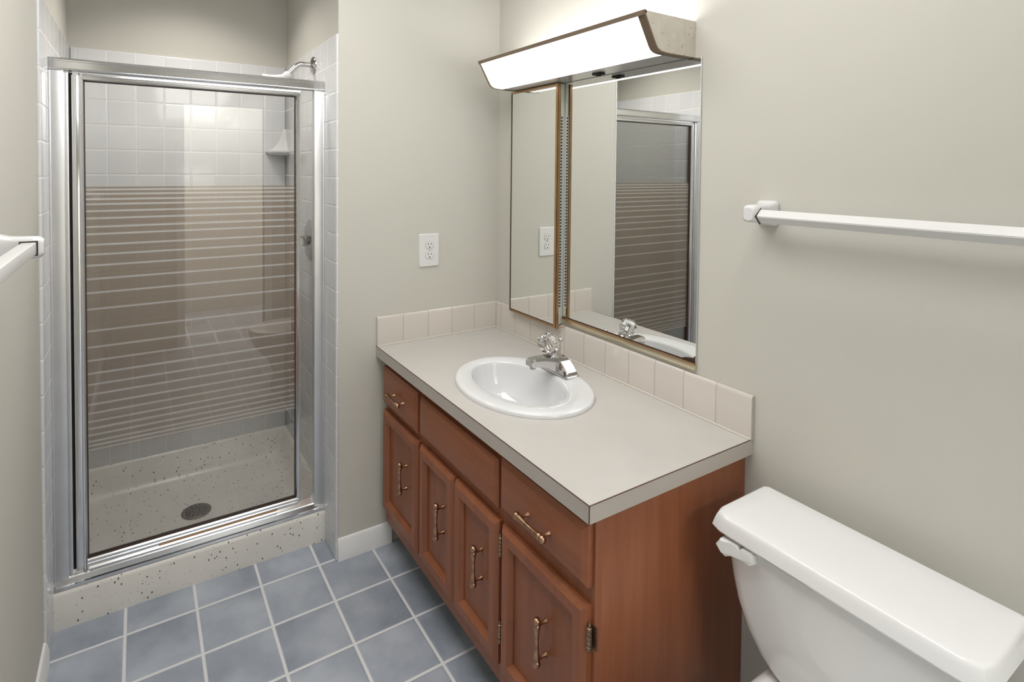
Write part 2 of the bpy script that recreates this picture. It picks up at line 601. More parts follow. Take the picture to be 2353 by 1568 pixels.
for r, k in ((0.014, 5), (0.026, 9), (0.038, 14)):
    for i in range(k):
        a = 2 * PI * i / k + r * 60
        lathe(b, [(0.0042, 0.0), (0.0042, 0.0006), (0.0001, 0.0006)], (-0.51 + r * math.cos(a), -1.156 + r * math.sin(a), 0.0627), n=10)
obj('drain_hole', b, M['black'], dr, 0)

# ---------------------------------------------------------------- shower enclosure
ENC = thing('shower_enclosure', 'chrome framed shower enclosure with a bronze striped glass pivot door', 'shower door', (-0.168, -1.158, 0.124))
XF, XK = -0.152, -0.186            # front and back of the frame
ZH0, ZH1 = 1.797, 1.838
b = NB()
hp = [(XK, ZH0), (XF - 0.004, ZH0), (XF, ZH0 + 0.003), (XF + 0.002, ZH0 + 0.007), (XF - 0.002, ZH0 + 0.009), (XF - 0.002, ZH0 + 0.030), (XF + 0.001, ZH0 + 0.031),
      (XF + 0.001, ZH0 + 0.035), (XF - 0.003, ZH0 + 0.041), (XK, ZH0 + 0.041)]
prism(b, hp, 'y', YT0, YT1)
obj('header', b, M['alu'], ENC, 25)
b = NB()
tp = [(XF + 0.008, 0.124), (XF + 0.008, 0.134), (XF + 0.002, 0.136), (XF - 0.002, 0.152), (XF - 0.006, 0.156), (XF - 0.010, 0.150), (XF - 0.016, 0.152), (XK + 0.006, 0.176), (XK, 0.178), (XK, 0.124)]
prism(b, tp, 'y', YT0, YT1)
obj('bottom_track', b, M['alu'], ENC, 25)
b = NB()
box(b, XK, XF, YT0, -1.552, 0.150, ZH0, 0.0015)
box(b, XK, XF - 0.006, -1.5525, -1.541, 0.156, ZH0 - 0.004, 0.001)
box(b, XK, XF + 0.002, YT0, YT0 + 0.006, 0.150, ZH0, 0.001)
obj('wall_jamb', b, M['alu_soft'], ENC, 25, label='wide hinge side jamb on the left tile')
b = NB()
box(b, XK + 0.006, XK + 0.012, -1.5415, -1.532, 0.165, ZH0 - 0.002)
obj('pivot_groove', b, M['black'], ENC, 0, label='dark gap beside the pivot')
b = NB()
box(b, XK, XF, -0.764, YT1, 0.140, ZH0, 0.0015)
box(b, XK, XF + 0.002, YT1 - 0.006, YT1, 0.140, ZH0, 0.001)
obj('strike_jamb', b, M['alu_soft'], ENC, 25, label='narrow jamb on the right tile')
# fixed panel
b = NB()
box(b, XK + 0.014, XK + 0.019, -0.818, -0.763, 0.176, ZH0 + 0.002)
obj('fixed_glass', b, M['glass'], ENC, 0, label='narrow clear glass strip right of the door')
# door
ZD0, ZD1 = 0.170, 1.793
b = NB()
box(b, XK + 0.004, XF - 0.004, -1.533, -1.513, ZD0 - 0.004, ZD1 - 0.006, 0.001)
prism(b, [(XK + 0.004, -1.514), (XF - 0.002, -1.514), (XF + 0.003, -1.511), (XF + 0.003, -1.507), (XF - 0.001, -1.503), (XK + 0.004, -1.503)], 'z', ZD0 - 0.006, ZD1)
prism(b, [(XK + 0.004, -0.834), (XF - 0.006, -0.834), (XF - 0.001, -0.831), (XF - 0.001, -0.822), (XF - 0.004, -0.818), (XK + 0.004, -0.818)], 'z', ZD0 + 0.008, ZD1 - 0.012)
prism(b, [(XK + 0.004, ZD1 - 0.022), (XF - 0.003, ZD1 - 0.022), (XF + 0.001, ZD1 - 0.019), (XF + 0.001, ZD1 - 0.012), (XF - 0.003, ZD1 - 0.010), (XF - 0.003, ZD1 - 0.008), (XF + 0.001, ZD1 - 0.006), (XF - 0.001, ZD1), (XK + 0.004, ZD1)], 'y', -1.503, -0.818)
prism(b, [(XK + 0.004, ZD0), (XF - 0.005, ZD0), (XF + 0.000, ZD0 + 0.004), (XF + 0.000, ZD0 + 0.012), (XF - 0.003, ZD0 + 0.015), (XF - 0.003, ZD0 + 0.018), (XF + 0.001, ZD0 + 0.020), (XF + 0.001, ZD0 + 0.024), (XF - 0.003, ZD0 + 0.028), (XK + 0.004, ZD0 + 0.028)], 'y', -1.503, -0.826)
DOOR = obj('door', b, M['alu'], ENC, 25, label='pivot door frame in bright aluminium')
GY0, GY1, GZ0, GZ1 = -1.502, -0.832, ZD0 + 0.026, ZD1 - 0.020
b = NB()
gx0, gx1 = XK + 0.017, XK + 0.022
g = 0.0045
for (ya, yb, za, zb) in ((GY0, GY0 + 0.003, GZ0, GZ1), (GY1 - g, GY1, GZ0, GZ1), (GY0, GY1, GZ0, GZ0 + g), (GY0, GY1, GZ1 - g, GZ1)):
    box(b, XK + 0.012, XF - 0.007, ya, yb, za, zb)
obj('gasket', b, M['gasket'], DOOR, 0)
# glass: clear areas and bronze film bands in one pane
zl = [1.4177, 1.4031, 1.3863, 1.3694, 1.3469, 1.323, 1.2949, 1.2709, 1.2357, 1.2033, 1.1674, 1.1228, 1.077, 1.0228, 0.9506, 0.8967, 0.8522, 0.8092, 0.7722, 0.7394,
      0.7058, 0.6765, 0.6488, 0.6256, 0.6036, 0.5828, 0.5678, 0.5542]
LW = 0.0066
cuts = [(GZ0, 0.547, 0)]
lo = 0.547
for z in sorted(zl):
    cuts.append((lo, z - LW / 2, 1))
    cuts.append((z - LW / 2, z + LW / 2, 2))
    lo = z + LW / 2
cuts.append((lo, 1.427, 1))
cuts.append((1.427, GZ1, 0))
b = NB()
levels = [cuts[0][0]] + [c[1] for c in cuts]
fr = [[b.verts.new((x, y, z)) for z in levels] for x in (gx0, gx1) for y in (GY0, GY1)]
for i, c in enumerate(cuts):
    for p, q in ((0, 1), (3, 2)):
        f = b.faces.new((fr[p][i], fr[q][i], fr[q][i + 1], fr[p][i + 1]))
        f.material_index = c[2]
    for p, q in ((2, 0), (1, 3)):
        b.faces.new((fr[p][i], fr[q][i], fr[q][i + 1], fr[p][i + 1]))
b.faces.new((fr[0][0], fr[1][0], fr[3][0], fr[2][0]))
b.faces.new((fr[0][-1], fr[1][-1], fr[3][-1], fr[2][-1]))
obj('glass_pane', b, [M['glass'], M['film'], M['etched']], DOOR, 0, label='clear glass with bronze film bands between thin clear lines')
b = NB()
prism(b, [(XF - 0.001, ZD0 - 0.004), (XF + 0.006, ZD0 - 0.006), (XF + 0.008, ZD0 - 0.001), (XF + 0.003, ZD0 + 0.004), (XF - 0.001, ZD0 + 0.004)], 'y', -1.498, -0.905)
obj('drip_rail', b, M['alu'], DOOR, 25)
b = NB()
prism(b, [(XF + 0.001, ZD0 + 0.0035), (XF + 0.004, ZD0 + 0.003), (XF + 0.004, ZD0 + 0.007), (XF + 0.001, ZD0 + 0.008)], 'y', -1.30, -0.905)
obj('drip_seal', b, M['brown_strip'], DOOR, 0, label='amber vinyl seal on the drip rail')

# ---------------------------------------------------------------- shower head, valve, soap dish
SH = thing('showerhead', 'chrome shower arm with white head above the shower door', 'shower head', (-0.31, YT1, 1.925))
b = NB(); lathe(b, [(0.036, 0.0), (0.036, 0.004), (0.030, 0.010), (0.014, 0.015), (0.012, 0.017)], (-0.31, YT1, 1.925), (0, -1, 0), 28)
obj('wall_flange', b, M['chrome'], SH, 30)
b = NB()
ap = []
for i in range(13):
    t = i / 12
    if t < 0.35:
        ap.append((-0.31, YT1 - 0.004 - 0.045 * t / 0.35, 1.925))
    else:
        s = (t - 0.35) / 0.65
        ap.append((-0.31, YT1 - 0.049 - 0.058 * s, 1.925 - 0.050 * s * s * (1.7 - 0.7 * s)))
tube(b, ap, 0.0105, 14)
obj('arm', b, M['chrome'], SH, 40)
b = NB()
d = Vector((0, -0.75, -0.66)).normalized()
o0 = Vector((-0.31, YT1 - 0.100, 1.881))
lathe(b, [(0.013, 0.0), (0.016, 0.003), (0.016, 0.022), (0.014, 0.026)], o0, d, 12)
d2 = Vector((0, -0.93, -0.36)).normalized()
lathe(b, [(0.012, 0.0), (0.014, 0.012), (0.017, 0.03), (0.024, 0.055), (0.034, 0.075), (0.036, 0.082), (0.034, 0.086), (0.005, 0.087)], o0 + d * 0.022, d2, 22)
obj('spray_head', b, M['plastic'], SH, 35, label='white plastic spray head')

SV = thing('shower_valve', 'round chrome shower valve with knob on right shower wall', 'shower valve', (-0.365, YT1, 1.186))
b = NB(); lathe(b, [(0.088, 0.0), (0.088, 0.003), (0.080, 0.008), (0.05, 0.013), (0.024, 0.016), (0.024, 0.030), (0.02, 0.032)], (-0.365, YT1, 1.186), (0, -1, 0), 40)
obj('escutcheon', b, M['chrome'], SV, 30)
b = NB(); lathe(b, [(0.018, 0.0), (0.018, 0.018), (0.022, 0.022), (0.027, 0.034), (0.028, 0.044), (0.024, 0.054), (0.014, 0.058), (0.001, 0.058)], (-0.365, YT1 - 0.03, 1.186), (0, -1, 0), 10)
obj('knob', b, M['crystal'], SV, 20, label='clear faceted knob')
b = NB(); lathe(b, [(0.005, 0.0), (0.005, 0.003), (0.001, 0.003)], (-0.365, YT1 - 0.0065, 1.25), (0, -1, 0), 10)
obj('screw', b, M['drain'], SV, 30)

SD = thing('soap_dish', 'white ceramic corner soap shelf inside the shower', 'soap dish', (XB + 0.008, YT1, 1.572))
b = NB()
arc = [(XB + 0.009, YT1)]
for i in range(13):
    a = PI / 2 * i / 12
    arc.append((XB + 0.009 + 0.095 * math.sin(a), YT1 - 0.095 * math.cos(a)))
loft(b, [[(x, y, z) for x, y in [(XB + 0.009 + (p - XB - 0.009) * s, YT1 + (q - YT1) * s) for p, q in arc]] for s, z in ((0.55, 1.556), (0.9, 1.563), (1.0, 1.572), (1.0, 1.580), (0.94, 1.583), (0.88, 1.577))])
obj('shelf', b, M['ceramic'], SD, 40)
b = NB()
rg = []
for s, z in ((0.80, 1.576), (0.62, 1.592), (0.42, 1.615), (0.25, 1.645), (0.12, 1.69)):
    rg.append([(XB + 0.009, YT1, z), (XB + 0.009 + 0.095 * s, YT1, z), (XB + 0.009 + 0.03 * s, YT1 - 0.03 * s, z), (XB + 0.009, YT1 - 0.095 * s, z)])
loft(b, rg)
obj('back_fin', b, M['ceramic'], SD, 50)

# ---------------------------------------------------------------- vanity cabinet
VAN = thing('vanity_cabinet', 'reddish brown stained vanity cabinet under the cream countertop', 'cabinet', (0.61, -0.27, 0))
X0, X1, YF, ZT = 0.020, 1.200, -0.527, 0.760
b = NB()
box(b, X1 - 0.018, X1, YF + 0.019, -0.001, 0.0, ZT, 0.001)
obj('side_panel', b, M['wood_v'], VAN, 25)
b = NB()
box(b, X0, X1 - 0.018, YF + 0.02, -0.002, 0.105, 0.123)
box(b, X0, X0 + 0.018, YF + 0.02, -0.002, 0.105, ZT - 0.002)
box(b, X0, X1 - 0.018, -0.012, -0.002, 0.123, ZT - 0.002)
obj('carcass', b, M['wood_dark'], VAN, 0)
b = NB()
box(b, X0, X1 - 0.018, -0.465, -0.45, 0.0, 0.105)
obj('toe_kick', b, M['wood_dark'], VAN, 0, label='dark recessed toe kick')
b = NB()
for (xa, xb, za, zb) in ((X0, 0.05, 0.105, ZT - 0.001), (0.325, 0.375, 0.105, ZT - 0.001), (0.825, 0.880, 0.105, ZT - 0.001), (1.165, X1, 0.105, ZT - 0.001),
                         (0.05, 0.325, 0.720, ZT - 0.001), (0.375, 0.825, 0.720, ZT - 0.001), (0.880, 1.165, 0.720, ZT - 0.001),
                         (0.05, 0.325, 0.550, 0.600), (0.375, 0.825, 0.550, 0.600), (0.880, 1.165, 0.550, 0.600),
                         (0.05, 0.325, 0.105, 0.180), (0.375, 0.825, 0.105, 0.180), (0.880, 1.165, 0.105, 0.180)):
    box(b, xa, xb, YF, YF + 0.0195, za, zb)
obj('face_frame', b, M['wood_v'], VAN, 25)


def relief(bm, x0, x1, z0, z1, y0, prof, fill=True, back=True):
    """nested rectangles: prof = (inset, how far out of the frame towards the room)"""
    rings = [[(x0 + i, y0 - d, z0 + i), (x1 - i, y0 - d, z0 + i), (x1 - i, y0 - d, z1 - i), (x0 + i, y0 - d, z1 - i)] for i, d in prof]
    loft(bm, rings, back, fill)


PULL_PROF = [(0.001, -0.0595), (0.0055, -0.058), (0.0078, -0.054), (0.0082, -0.050), (0.0068, -0.0455), (0.0056, -0.044), (0.0072, -0.042), (0.0074, -0.040), (0.0062, -0.034),
             (0.0048, -0.022), (0.0040, -0.008), (0.0038, 0.0), (0.0040, 0.008), (0.0048, 0.022), (0.0062, 0.034), (0.0074, 0.040), (0.0072, 0.042), (0.0056, 0.044),
             (0.0068, 0.0455), (0.0082, 0.050), (0.0078, 0.054), (0.0055, 0.058), (0.001, 0.0595)]


def pull(parent, x, z, yface, vertical):
    b = NB()
    yb = yface - 0.028
    ax = (0, 0, 1) if vertical else (1, 0, 0)
    lathe(b, [(r * 1.22, h) for r, h in PULL_PROF], (x, yb, z), ax, 14)
    for s in (-0.041, 0.041):
        px, pz = (x, z + s) if vertical else (x + s, z)
        lathe(b, [(0.0065, -0.001), (0.0060, 0.003), (0.0042, 0.007), (0.0040, 0.018), (0.0050, 0.027)], (px, yface, pz), (0, -1, 0), 12)
    return obj('pull', b, M['bronze'], parent, 40, loc=(x, yface, z))


def hinge(parent, x, z, yface):
    b = NB()
    tube(b, [(x, yface - 0.004, z - 0.030), (x, yface - 0.004, z - 0.026)], [0.001, 0.003], 10)
    for k in range(5):
        za = z - 0.025 + k * 0.0102
        lathe(b, [(0.0045, 0), (0.0058, 0.001), (0.0058, 0.0085), (0.0045, 0.0095)], (x, yface - 0.004, za), (0, 0, 1), 10)
    tube(b, [(x, yface - 0.004, z + 0.026), (x, yface - 0.004, z + 0.031), (x, yface - 0.004, z + 0.035)], [0.003, 0.0035, 0.001], 10)
    box(b, x - 0.001, x + 0.012, YF - 0.003, YF + 0.001, z - 0.024, z + 0.026)
    return obj('hinge', b, M['hinge'], parent, 40)


YD = YF - 0.023
DOORS = [(0.030, 0.343, 0.233, None, 'narrow door left of the pair'), (0.360, 0.601, 0.520, None, 'left door of the pair under the sink'),
         (0.607, 0.848, 0.752, 0.853, 'right door of the pair under the sink'), (0.864, 1.190, 1.045, 1.197, 'door nearest the toilet')]
for (xa, xb, px, hx, lab) in DOORS:
    za, zb = 0.166, 0.557
    b = NB()
    FW = 0.048
    prof = [(0.0, 0.0), (0.0, 0.013), (0.003, 0.015), (0.010, 0.022), (0.012, 0.023), (FW - 0.012, 0.023), (FW - 0.011, 0.022), (FW, 0.011), (FW, 0.004)]
    relief(b, xa, xb, za, zb, YF, prof, fill=False)
    D = obj('door', b, M['wood_v'], VAN, 25)
    b = NB()
    relief(b, xa + FW - 0.004, xb - FW + 0.004, za + FW - 0.004, zb - FW + 0.004, YF - 0.001, [(0, 0), (0, 0.006), (0.012, 0.0065)])
    obj('door_panel', b, M['wood_v'], D, 25)
    pull(D, px, 0.382, YF - 0.0075, True)
    if hx:
        hinge(D, hx, 0.492, YF - 0.008)
        hinge(D, hx, 0.255, YF - 0.008)
for (xa, xb, za, zb, nm, px) in ((0.030, 0.338, 0.583, 0.727, 'drawer', 0.195), (0.360, 0.845, 0.590, 0.722, 'false_drawer_front', None), (0.856, 1.192, 0.598, 0.735, 'drawer', 1.030)):
    b = NB()
    relief(b, xa, xb, za, zb, YF, [(0, 0), (0, 0.014), (0.002, 0.015), (0.013, 0.0225), (0.015, 0.023)])
    D = obj(nm, b, M['wood_h'], VAN, 20)
    if px:
        pull(D, px, 0.655, YD, False)

# ---------------------------------------------------------------- countertop and backsplash
CT = thing('countertop', 'cream laminate countertop with thin brown edge line on the vanity', 'countertop', (0.61, -0.28, 0.76))
SX, SY, SA, SB = 0.6216, -0.3069, 0.2598, 0.1997
CX0, CX1, CY0, CY1, CZ0, CZ1 = 0.001, 1.220, -0.565, -0.001, 0.7605, 0.8005
b = NB()
N = 64
hole = [(SX + 0.93 * SA * math.cos(2 * PI * i / N), SY + 0.93 * SB * math.sin(2 * PI * i / N)) for i in range(N)]


def edge_pt(i):
    a = 2 * PI * i / N
    c, s = math.cos(a), math.sin(a)
    tx = ((CX1 - SX) if c > 0 else (SX - CX0)) / max(abs(c), 1e-6)
    ty = ((CY1 - SY) if s > 0 else (SY - CY0)) / max(abs(s), 1e-6)
    t = min(tx, ty)
    return (SX + c * t, SY + s * t)


outer = [list(edge_pt(i)) for i in range(N)]
for cx, cy in ((CX0, CY0), (CX1, CY0), (CX1, CY1), (CX0, CY1)):
    k = min(range(N), key=lambda i: (outer[i][0] - cx) ** 2 + (outer[i][1] - cy) ** 2)
    outer[k] = [cx, cy]
ht = [b.verts.new((x, y, CZ1)) for x, y in hole]
hb = [b.verts.new((x, y, CZ0)) for x, y in hole]
ot = [b.verts.new((x, y, CZ1)) for x, y in outer]
ob = [b.verts.new((x, y, CZ0)) for x, y in outer]
for i in range(N):
    j = (i + 1) % N
    b.faces.new((ht[i], ot[i], ot[j], ht[j]))
    f = b.faces.new((ot[i], ob[i], ob[j], ot[j]))
    f.material_index = 1
    b.faces.new((ob[i], hb[i], hb[j], ob[j]))
    b.faces.new((hb[i], ht[i], ht[j], hb[j]))
obj('slab', b, [M['laminate'], M['lam_edge']], CT, 0)
b = NB()
e = 0.0014
box(b, CX0, CX1 + 0.0004, CY0 - 0.0004, CY0 + e, CZ1 - e, CZ1 + 0.0003)
box(b, CX1 - e, CX1 + 0.0004, CY0, CY1, CZ1 - e, CZ1 + 0.0003)
box(b, CX1 - e, CX1 + 0.0005, CY0 - 0.0005, CY0 + e, CZ0, CZ1)
obj('edge_seam', b, M['seam'], CT, 0, label='thin dark brown seam along the front and right edges')

b = NB()
sp = [(-0.001, CZ1 + 0.0005), (-0.011, CZ1 + 0.0005), (-0.011, 0.906), (-0.009, 0.912), (-0.006, 0.915), (-0.001, 0.915)]
prism(b, sp, 'x', 0.0115, 1.222)
o = obj('backsplash', b, M['splash_y'], None, 30)
tag(o, 'long cream tile backsplash on the countertop below the mirrors', 'backsplash')
b = NB()
sp2 = [(0.001, CZ1 + 0.0005), (0.011, CZ1 + 0.0005), (0.011, 0.906), (0.009, 0.912), (0.006, 0.915), (0.001, 0.915)]
prism(b, sp2, 'y', -0.563, -0.001)
o = obj('backsplash', b, M['splash_x'], None, 30)
tag(o, 'short cream tile backsplash on the countertop under the outlet', 'backsplash')
b = NB()
box(b, 0.0112, 1.221, -0.0145, -0.0111, CZ1 + 0.0002, CZ1 + 0.004, 0.001)
box(b, 0.0112, 0.0146, -0.563, -0.0145, CZ1 + 0.0002, CZ1 + 0.004, 0.001)
obj('caulk_line', b, pmat('pale_caulk', (0.75, 0.71, 0.65), 0.4), CT, 0)

# ---------------------------------------------------------------- sink
SK = thing('sink', 'white oval drop in sink set in the cream countertop', 'sink', (SX, SY, CZ1))
b = NB()
N2 = 72
IX, IY, IA, IB = 0.597, -0.308, 0.1946, 0.1265
# (blend from outer to inner ellipse, height above the counter, scale of the ellipse)
prof = [(0.0, 0.0005, 1.0), (0.0, 0.006, 1.0), (0.02, 0.0105, 1.0), (0.08, 0.0135, 1.0), (0.20, 0.0145, 1.0), (0.55, 0.0125, 1.0), (0.85, 0.0095, 1.0), (0.95, 0.0065, 1.0), (1.0, 0.000, 1.0),
        (1.0, -0.012, 0.985), (1.0, -0.040, 0.95), (1.0, -0.075, 0.88), (1.0, -0.105, 0.76), (1.0, -0.125, 0.60), (1.0, -0.137, 0.42), (1.0, -0.143, 0.24), (1.0, -0.146, 0.12),
        (1.0, -0.150, 0.115)]
rings = []
for t, z, s in prof:
    cx, cy = SX + (IX - SX) * t, SY + (IY - SY) * t
    ra, rb = (SA + (IA - SA) * t) * s, (SB + (IB - SB) * t) * s
    if s < 0.5:
        m_ = (ra + rb) / 2
        k = (0.5 - s) / 0.4
        ra, rb = ra + (m_ - ra) * min(1, k), rb + (m_ - rb) * min(1, k)
    rings.append([(cx + ra * math.cos(2 * PI * i / N2), cy + rb * math.sin(2 * PI * i / N2), CZ1 + z) for i in range(N2)])
under = [(1.0, -0.158, 0.13), (1.0, -0.150, 0.45), (1.0, -0.13, 0.72), (1.0, -0.08, 0.94), (0.55, -0.02, 1.0), (0.45, 0.0005, 1.0)]
for t, z, s in under:
    cx, cy = SX + (IX - SX) * t, SY + (IY - SY) * t
    ra, rb = (SA + (IA - SA) * t) * s, (SB + (IB - SB) * t) * s
    rings.append([(cx + ra * math.cos(2 * PI * i / N2), cy + rb * math.sin(2 * PI * i / N2), CZ1 + z) for i in range(N2)])
loft(b, rings, False, False)
obj('basin', b, M['porcelain'], SK, 60)
b = NB()
lathe(b, [(0.0235, 0.0), (0.0235, 0.003), (0.018, 0.004), (0.016, 0.002), (0.0145, 0.0055), (0.004, 0.0075), (0.0005, 0.0075)], (IX, IY, CZ1 - 0.1485), n=28)
obj('drain_stopper', b, M['chrome'], SK, 30)
for k in range(4):
    b = NB()
    hx = IX - 0.030 + 0.020 * k
    uu = (hx - IX) / (IA * 0.955)
    yy = IY - IB * 0.955 * math.sqrt(1 - uu * uu)
    lathe(b, [(0.0052, -0.002), (0.0052, 0.0022), (0.0001, 0.0022)], (hx, yy - 0.0004, CZ1 - 0.036), Vector((-uu * 0.3, 1, 0.22)), 14)
    obj('overflow_hole', b, M['slot'], SK, 0)

# ---------------------------------------------------------------- faucet
FX, FY, FZ = 0.605, -0.145, CZ1 + 0.0125
FA = thing('faucet', 'chrome centerset faucet with clear faceted knob on the sink rim', 'faucet', (FX, FY, FZ))
b = NB()
loft(b, [[(x, y, FZ + z) for x, y in rrect(FX, FY, 0.078 - i, 0.028 - i, 0.006)] for i, z in ((0, 0.0), (0, 0.004), (0.002, 0.006))])
obj('deck_plate', b, M['chrome'], FA, 30)
b = NB()
# body: low at the two ends, rising to the middle
st = [(-0.076, 0.010, 0.025), (-0.073, 0.014, 0.0255), (-0.040, 0.038, 0.0262), (-0.024, 0.049, 0.0265), (0.0, 0.053, 0.0265), (0.022, 0.051, 0.0265), (0.036, 0.0455, 0.0264), (0.050, 0.036, 0.0262), (0.062, 0.0255, 0.0258), (0.073, 0.014, 0.0255), (0.076, 0.010, 0.025)]
rg = []
for dx, h, hw in st:
    rg.append([(FX + dx, FY - hw, FZ + 0.005), (FX + dx, FY + hw, FZ + 0.005), (FX + dx, FY + hw * 0.86, FZ + h * 0.8), (FX + dx, FY + hw * 0.72, FZ + h), (FX + dx, FY - hw * 0.72, FZ + h), (FX + dx, FY - hw * 0.86, FZ + h * 0.8)])
loft(b, rg)
obj('body', b, M['chrome'], FA, 20)
b = NB()
# spout reaching over the bowl
sp_ = [(0.010, 0.034, 0.010, 0.050), (-0.026, 0.031, 0.010, 0.055), (-0.042, 0.028, 0.020, 0.058), (-0.070, 0.024, 0.031, 0.061), (-0.098, 0.0205, 0.036, 0.0625), (-0.117, 0.019, 0.037, 0.062), (-0.124, 0.017, 0.039, 0.059)]
rg = []
for dy, hw, zb, zt in sp_:
    h = zt - zb
    rg.append([(FX - hw, FY + dy, FZ + zb), (FX + hw, FY + dy, FZ + zb), (FX + hw, FY + dy, FZ + zb + h * 0.72), (FX + hw * 0.72, FY + dy, FZ + zt), (FX - hw * 0.72, FY + dy, FZ + zt), (FX - hw, FY + dy, FZ + zb + h * 0.72)])
loft(b, rg)
obj('spout', b, M['chrome'], FA, 20)
b = NB(); lathe(b, [(0.0105, 0.0), (0.0105, 0.010), (0.009, 0.012), (0.001, 0.012)], (FX, FY - 0.108, FZ + 0.038), (0, 0, -1), 20)
obj('aerator', b, M['chrome'], FA, 30)
b = NB()
nd = Vector((0, -0.56, 0.83)).normalized()
n0 = Vector((FX, FY - 0.002, FZ + 0.034))
lathe(b, [(0.0235, 0.0), (0.0225, 0.032), (0.0215, 0.044), (0.0225, 0.045), (0.0225, 0.050), (0.019, 0.055), (0.010, 0.058), (0.006, 0.062)], n0, nd, 28)
obj('neck', b, M['chrome'], FA, 30)
b = NB()
k0 = n0 + nd * 0.054
lathe(b, [(0.010, 0.000), (0.022, 0.006), (0.029, 0.015), (0.0325, 0.027), (0.0315, 0.040), (0.026, 0.051), (0.017, 0.058), (0.0155, 0.0575), (0.0125, 0.047), (0.001, 0.046)], k0, nd, 10, phase=0.3)
obj('knob', b, M['crystal'], FA, 15, label='clear faceted acrylic knob')
b = NB()
lathe(b, [(0.006, 0.0), (0.006, 0.03), (0.010, 0.032), (0.010, 0.040), (0.001, 0.040)], k0, nd, 12)
obj('knob_stem', b, M['chrome'], FA, 30)
b = NB()
tube(b, [(FX - 0.036, FY + 0.034, FZ + 0.004), (FX - 0.032, FY + 0.034, FZ + 0.088)], 0.0022, 10)
sphere(b, (FX - 0.032, FY + 0.034, FZ + 0.093), 0.0085)
obj('lift_rod', b, M['chrome'], FA, 40)

# ---------------------------------------------------------------- medicine cabinet (left) and flush mirror (right)
ZM0, ZM1 = 0.925, 1.817
MC = thing('medicine_cabinet', 'narrow gold framed mirror door cabinet at the wall corner', 'medicine cabinet', (0.30, 0, ZM0))
b = NB(); box(b, 0.158, 0.452, -0.026, -0.0005, ZM0 - 0.006, ZM1 - 0.002, 0.001)
obj('box', b, M['cab_white'], MC, 25, label='pale enamel cabinet box')
ang = -0.006
hx, hy = 0.455, -0.036
dirx = Vector((-math.cos(ang), -math.sin(ang), 0))
nrm = Vector((math.sin(ang), -math.cos(ang), 0))
DW, DZ0, DZ1 = 0.305, 0.907, 1.815


def dpt(u, v, z):
    return Vector((hx, hy, 0)) + dirx * u + nrm * v + Vector((0, 0, z))


def dbox(bm, u0, u1, v0, v1, z0, z1):
    vs = [bm.verts.new(dpt(u, v, z)) for u in (u0, u1) for v in (v0, v1) for z in (z0, z1)]
    for f in ((0, 1, 3, 2), (4, 6, 7, 5), (0, 4, 5, 1), (2, 3, 7, 6), (0, 2, 6, 4), (1, 5, 7, 3)):
        bm.faces.new([vs[i] for i in f])


b = NB()
dbox(b, 0.004, DW - 0.003, -0.006, 0.0, DZ0 + 0.005, DZ1 - 0.003)
mp_ = obj('mirror_door', b, M['mirror'], MC, 0, label='tall narrow mirror pane')
b = NB()
dbox(b, 0.0, 0.011, -0.009, 0.0035, DZ0, DZ1)
dbox(b, 0.011, DW, -0.008, 0.003, DZ0, DZ0 + 0.008)
dbox(b, 0.011, DW, -0.008, 0.003, DZ1 - 0.008, DZ1)
dbox(b, -0.0045, -0.0005, -0.009, 0.001, DZ0 - 0.004, DZ1)
obj('frame', b, M['gold'], mp_, 0, label='gold metal frame strip')
b = NB()
dbox(b, DW - 0.003, DW, -0.008, 0.002, DZ0 + 0.002, DZ1)
dbox(b, 0.011, DW - 0.003, -0.001, 0.0008, DZ0 + 0.008, DZ0 + 0.0105)
obj('shadow_gap', b, M['gasket'], mp_, 0, label='dark edge strip')
b = NB()
box(b, 0.4525, 0.4545, -0.027, -0.010, ZM0 + 0.05, ZM1 - 0.12)
hg = obj('piano_hinge', b, M['alu_soft'], MC, 0, label='long slotted hinge strip')
b = NB()
z = ZM0 + 0.06
while z < ZM1 - 0.13:
    box(b, 0.4544, 0.4549, -0.022, -0.015, z, z + 0.0055)
    z += 0.0115
obj('hinge_slot', b, M['black'], hg, 0)
b = NB()
tube(b, [(0.452, -0.030, ZM0 - 0.010), (0.462, -0.026, ZM0 - 0.014), (0.470, -0.016, ZM0 - 0.013), (0.472, -0.008, ZM0 - 0.004)], 0.0016, 8)
obj('wire_catch', b, M['bronze'], MC, 40)

WM = thing('wall_mirror', 'large frameless wall mirror with gold bottom channel below the light', 'mirror', (0.76, 0, 0.93))
b = NB(); box(b, 0.460, 1.044, -0.005, -0.0005, 0.945, ZM1)
obj('mirror_pane', b, M['mirror'], WM, 0)
b = NB()
box(b, 0.460, 1.046, -0.011, -0.0005, 0.9275, 0.941, 0.001)
bc = obj('bottom_channel', b, M['pale_gold'], WM, 25)
b = NB(); box(b, 0.460, 1.046, -0.0118, -0.006, 0.941, 0.9475)
obj('channel_lip', b, M['gold'], bc, 0)
b = NB(); box(b, 1.044, 1.0460, -0.0058, -0.0005, 0.941, ZM1, 0.0008)
obj('edge_trim', b, M['alu_soft'], WM, 25)
b = NB(); box(b, 0.460, 1.044, -0.0065, -0.0045, 0.9475, 0.9495)
obj('glass_edge', b, M['gasket'], WM, 0)
b = NB()
cs = [(1.0440, 0.9495), (1.0440, 0.968), (1.036, 0.960), (1.018, 0.9575), (1.006, 0.954), (0.996, 0.9495)]
prism(b, cs, 'y', -0.0056, -0.0049)
obj('silvering_wear', b, M['gasket'], WM, 0, label='dark worn patch in the lower right corner')

